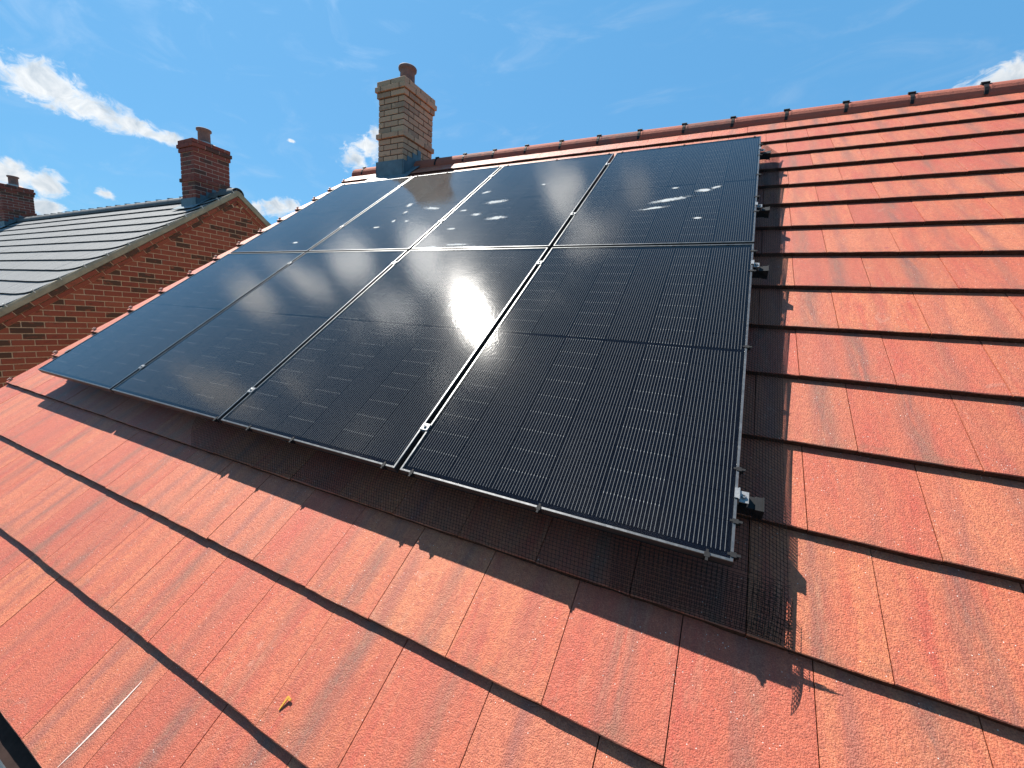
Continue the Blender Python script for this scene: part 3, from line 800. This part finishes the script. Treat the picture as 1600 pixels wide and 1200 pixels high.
SMEARS = [(2.026, 2.552, .115, .030, -12), (1.683, 2.672, .04, .055, 20), (1.75, 2.50, .03, .04, 0), (1.743, 2.317, .022, .03, 0), (2.459, 2.834, .05, .03, 30), (2.675, 2.59, .11, .04, 10),
          (2.83, 2.263, .10, .035, 5), (2.60, 2.35, .05, .03, 0), (2.70, 1.83, .13, .018, 0), (2.85, 1.79, .12, .015, 0), (2.5, 1.80, .06, .02, 0), (2.50, 2.10, .05, .02, 0),
          (4.30, 2.52, .055, .030, 5), (4.37, 2.56, .035, .02, 30), (4.11, 2.60, .03, .015, 0), (4.10, 2.40, .13, .03, 15), (4.02, 2.28, .09, .02, 10), (4.305, 2.099, .03, .015, 0),
          
          (1.62, 2.20, .05, .02, 0), (1.9, 2.30, .04, .02, 0), (.8, 1.95, .05, .02, 0), (2.42, 2.45, .04, .02, 0), (3.0, 2.9, .03, .02, 0)]
LAB = {(0, 0): 'black solar panel at the lower left corner of the array, reflecting blue sky',
       (1, 0): 'black solar panel in the lower row, second from the left, with smoky cloud reflections',
       (2, 0): 'black solar panel in the lower row holding the bright glare of the sun',
       (3, 0): 'black solar panel at the lower right corner, nearest, its silver wires showing clearly',
       (0, 1): 'black solar panel at the upper left corner, just below the buff chimney',
       (1, 1): 'black solar panel in the upper row with the dark chimney reflection and white droppings',
       (2, 1): 'black solar panel in the upper row, second from the right, with chalky smears',
       (3, 1): 'black solar panel at the upper right corner with one bird shaped white smear'}
for row in (0, 1):
    for c in range(4):
        u0 = c * (PWD + PG); v0 = row * (PL + RG)
        pn = put('solar_panel', None, None, PLANE @ T(u0, v0, 0), label=LAB[(c, row)], cat='solar panel', group='solar panels on the red roof')
        put('frame', FRAME, pn); put('glass_pane', GLASS, pn, T(0, 0, 0)); put('backsheet', BACK, pn)
        for i in range(6):
            for j in range(18):
                x = PWD / 2 + (i - 2.5) * (cwid + .0025)
                half = 0 if j < 9 else 1
                y = PL / 2 + ((j - 9 + .5) * (chei + .0011) + (-.008 if not half else .008))
                put('solar_cell', CELLS[(1 if i % 2 == 0 else 0, half)], pn, T(x, y, -.0066))
        for (u, v, a, b_, ang) in SMEARS:
            a *= 1.35; b_ *= 1.3
            if u0 < u < u0 + PWD and v0 < v < v0 + PL:
                mb = MB(); n = 14
                vs = [(0, 0, 0)] + [(a * math.cos(2 * math.pi * k / n), b_ * math.sin(2 * math.pi * k / n), 0) for k in range(n)]
                uv = [(0, 0)] + [(math.cos(2 * math.pi * k / n), math.sin(2 * math.pi * k / n)) for k in range(n)]
                mb.add(vs, [(0, 1 + k, 1 + (k + 1) % n) for k in range(n)], 0, uvs=uv)
                put('dirt_smear', mb.mesh('dirt_smear', [M_SMEAR]), pn, T(u - u0, v - v0, -.0016) @ Matrix.Rotation(R(ang), 4, 'Z'))

# ------------------------------------------------------------------ mounting rails with their clamps
AW = 4 * PWD + 3 * PG
rails = [(.213, 'lowest mounting rail, its black end cap nearest the bottom corner of the array'), (1.558, 'second mounting rail from the bottom, just below the middle seam of the array'),
         (2.25, 'third mounting rail from the bottom, crossing the upper panels'), (3.24, 'topmost mounting rail, its end poking out near the top right corner')]
rl = MB(); H0, H1 = -FT - .042, -FT - .001
rl.box(-.045, AW + .068, -.020, .020, H0, H1)
rail_me = rl.mesh('rail', [M_BLK])
cp_ = MB(); cp_.box(0, .004, -.024, .024, H0 - .006, H1 + .004); cp_.box(-.02, 0, -.0225, .0225, H0 - .003, H1 + .0015)
cap_me = cp_.mesh('end_cap', [M_BLK])
mc = MB()   # mid clamp: a small plate lapping both frames with a bolt
mc.box(-.018, .018, -.016, .016, .0006, .0040); mc.box(-.0125, .0125, -.019, .019, -FT, .0006)
mid_me = mc.mesh('mid_clamp', [M_ALU])
bo = MB(); bo.lathe([(.0001, .0105), (.0045, .0105), (.0065, .0095), (.0068, .0045)], 12, sm=False); bo.lathe([(.0001, .0108), (.003, .0107)], 6, 1, sm=False)
bolt_me = bo.mesh('bolt', [M_ALU, M_BLK])
ec = MB(); ec.box(-.009, .001, -.017, .017, .0006, .0035); ec.box(.001, .005, -.019, .019, -FT + .002, .004); ec.box(.005, .030, -.019, .019, -.016, -.012); ec.box(.026, .030, -.019, .019, -FT - .001, -.012)
end_me = ec.mesh('end_clamp', [M_ALU])
hk = MB()   # roof hook below the rail
hk.box(-.015, .015, .0, .006, -HN + .008, H0 + .02); hk.box(-.015, .015, -.02, .006, H0 - .004, H0)
hk.box(-.015, .015, .0, .16, -HN + .006, -HN + .012)
hook_me = hk.mesh('roof_hook', [M_ALU])
for v, lab in rails:
    r_ = put('mounting_rail', None, None, PLANE @ T(0, v, 0), label=lab, cat='mounting rail', group='rails under the solar panels')
    put('rail', rail_me, r_)
    put('end_cap', cap_me, r_, T(AW + .068, 0, 0)); put('end_cap', cap_me, r_, T(-.045, 0, 0) @ Matrix.Rotation(math.pi, 4, 'Z'))
    for c in range(3):
        x = (c + 1) * PWD + (c + .5) * PG
        k = put('mid_clamp', mid_me, r_, T(x, 0, 0)); put('bolt', bolt_me, k)
    k = put('end_clamp', end_me, r_, T(AW, 0, 0)); put('bolt', bolt_me, k, T(.0165, 0, -.016))
    k = put('end_clamp', end_me, r_, T(0, 0, 0) @ Matrix.Rotation(math.pi, 4, 'Z')); put('bolt', bolt_me, k, T(.0165, 0, -.016))
    for x in (.3, 1.2, 2.1, 3.0, 3.9, 4.45): put('roof_hook', hook_me, r_, T(x, 0, 0))

# ------------------------------------------------------------------ bird netting skirt
nt = put('bird_netting', None, None, PLANE, label='black wire bird netting skirting the bottom and right edges of the solar panels', cat='netting')
rg = random.Random(77); q = .0125; wr = .00075
def wav(a, b, s): return .5 * math.sin(a * 3.1 + b * 2 + s) + .3 * math.sin(a * 7.3 + s * 2)
def bottom_pt(u, tt):
    w_ = wav(u, 0, 1.3)
    v = -.002 - tt * (.118 + .012 * w_) ; n = -.028 - (HN - .012 - .028) * (tt ** 1.35) + .006 * math.sin(u * 9 + tt * 4) * math.sin(math.pi * tt)
    return (u + .006 * w_ * tt, v, max(n, -HN + .003))
def side_pt(v, tt):
    w_ = wav(v, 1, .4)
    u = AW + .002 + tt * (.140 + .006 * w_); n = -.028 - (HN - .016 - .028) * (tt ** 1.25) + .005 * math.sin(v * 8 + tt * 3) * math.sin(math.pi * tt)
    return (u, v + .006 * w_ * tt, max(n, -HN + .003))
mb = MB()
def arc(f, a, n=8, t1=1.): return [f(a, t1 * k / n) for k in range(n + 1)]
u = 2.08
while u < AW + .145:
    if u <= AW: mb.wire(arc(bottom_pt, u, 8, 1 + rg.uniform(-.01, .03)), wr)
    else:
        tt0 = 0; mb.wire([(Vector(bottom_pt(u, k / 8)) + Vector((0, 0, -.004))) for k in range(2, 9)], wr)
    u += q
for k in range(15):
    tt = k / 14; pts = []
    uu = 2.075 + (.05 * (1 - tt) if k else .06); 
    while uu < AW + .14: pts.append(bottom_pt(uu, tt)); uu += .035
    mb.wire(pts, wr)
v = -.13
while v < 3.46:
    lo_ = 0 if v > 0 else 3
    pp = [side_pt(v, k / 8 * (1 + .0)) for k in range(lo_, 9)]
    if rg.random() < .35:   # cut ends curl up
        e = Vector(pp[-1]); pp.append(tuple(e + Vector((.006, rg.uniform(-.003, .003), .004))))
    mb.wire(pp, wr); v += q
for k in range(15):
    tt = k / 14; pts = []; vv = -.13 if tt > .3 else 0.
    while vv < 3.46: pts.append(side_pt(vv, tt)); vv += .035
    mb.wire(pts, wr)
# a second layer folded back on itself at the outer corner
u = 4.30
while u < AW + .12:
    mb.wire([Vector(bottom_pt(min(u, 9), k / 8)) + Vector((.004 + .01 * k / 8, .003, .007 - .009 * (u > AW))) for k in range(1, 9)], wr); u += q
for k in range(2, 15):
    pts = []; uu = 4.30
    while uu < AW + .12: pts.append(Vector(bottom_pt(uu, k / 14)) + Vector((.0, .005, .007 - .009 * (uu > AW)))); uu += .035
    mb.wire(pts, wr)
# loose curled ends at the outer corner
for k in range(16):
    p0 = Vector((AW + .140, -.02 - k * .0075, -HN + .012)); pts = []
    for j in range(6):
        a = j / 5 * math.pi * .9; pts.append(tuple(p0 + Vector((.010 * math.sin(a) + .003, -.004 * j / 5, .007 * (1 - math.cos(a))))))
    mb.wire(pts, wr)
put('wire_mesh', mb.mesh('wire_mesh', [M_NET]), nt, kind='stuff')
ck = MB(); ck.box(-.007, .007, -.006, .008, -.022, .0026); ck.box(-.004, .004, -.012, -.006, -.014, -.004); ck.box(-.0035, .0035, -.016, .016, .0005, .0022)
ckm = ck.mesh('mesh_clip', [M_BLK])
for u in (2.28, 2.55, 2.861, 3.40, 3.538, 4.057, 4.55): put('mesh_clip', ckm, nt, T(u, 0, 0))
for v in (.02, .12, .30, .897, 1.48, 1.675, 2.15, 2.36, 2.72, 3.10, 3.33): put('mesh_clip', ckm, nt, T(AW, v, 0) @ Matrix.Rotation(math.pi / 2, 4, 'Z'))
for u in (.04, .62, 1.10, 1.21, 1.62, 2.26, 2.37, 2.9, 3.41, 3.53, 4.05, 4.57): put('mesh_clip', ckm, nt, T(u, AW * 0 + 2 * PL + RG, 0) @ Matrix.Rotation(math.pi, 4, 'Z'))

# ------------------------------------------------------------------ a bent scrap of yellow plastic on the tiles
m_y = plain('yellow_plastic', (.50, .25, .03), .45, vary=.15, scale=40)
ys_ = MB(); w_ = .0032
def strip2(a, b_, w0, w1, z0, z1):
    a = Vector(a); b_ = Vector(b_); n = (b_ - a).normalized(); s = Vector((-n.y, n.x))
    P = [a + s * w0, a - s * w0, b_ - s * w1, b_ + s * w1]
    vs = [(p.x, p.y, z) for z, in ((0,), (.0035,)) for p in P]
    vs = [(x, y, zz + (z0 if i % 4 in (0, 1) else z1)) for i, (x, y, zz) in enumerate(vs)]
    ys_.add(vs, [(3, 2, 1, 0), (4, 5, 6, 7), (0, 1, 5, 4), (1, 2, 6, 5), (2, 3, 7, 6), (3, 0, 4, 7)])
strip2((0, 0), (.006, .034), .0014, .0036, .0, .004); strip2((.004, .033), (.019, .031), .0036, .0026, .004, .002)
zt_ = -HN - TH * ((-.752 + .808) / .349)
put('plastic_scrap', ys_.mesh('plastic_scrap', [m_y]), None, PLANE @ T(3.500, -.752, zt_ + .001), label='small bent scrap of yellow plastic lying on a red tile', cat='scrap')
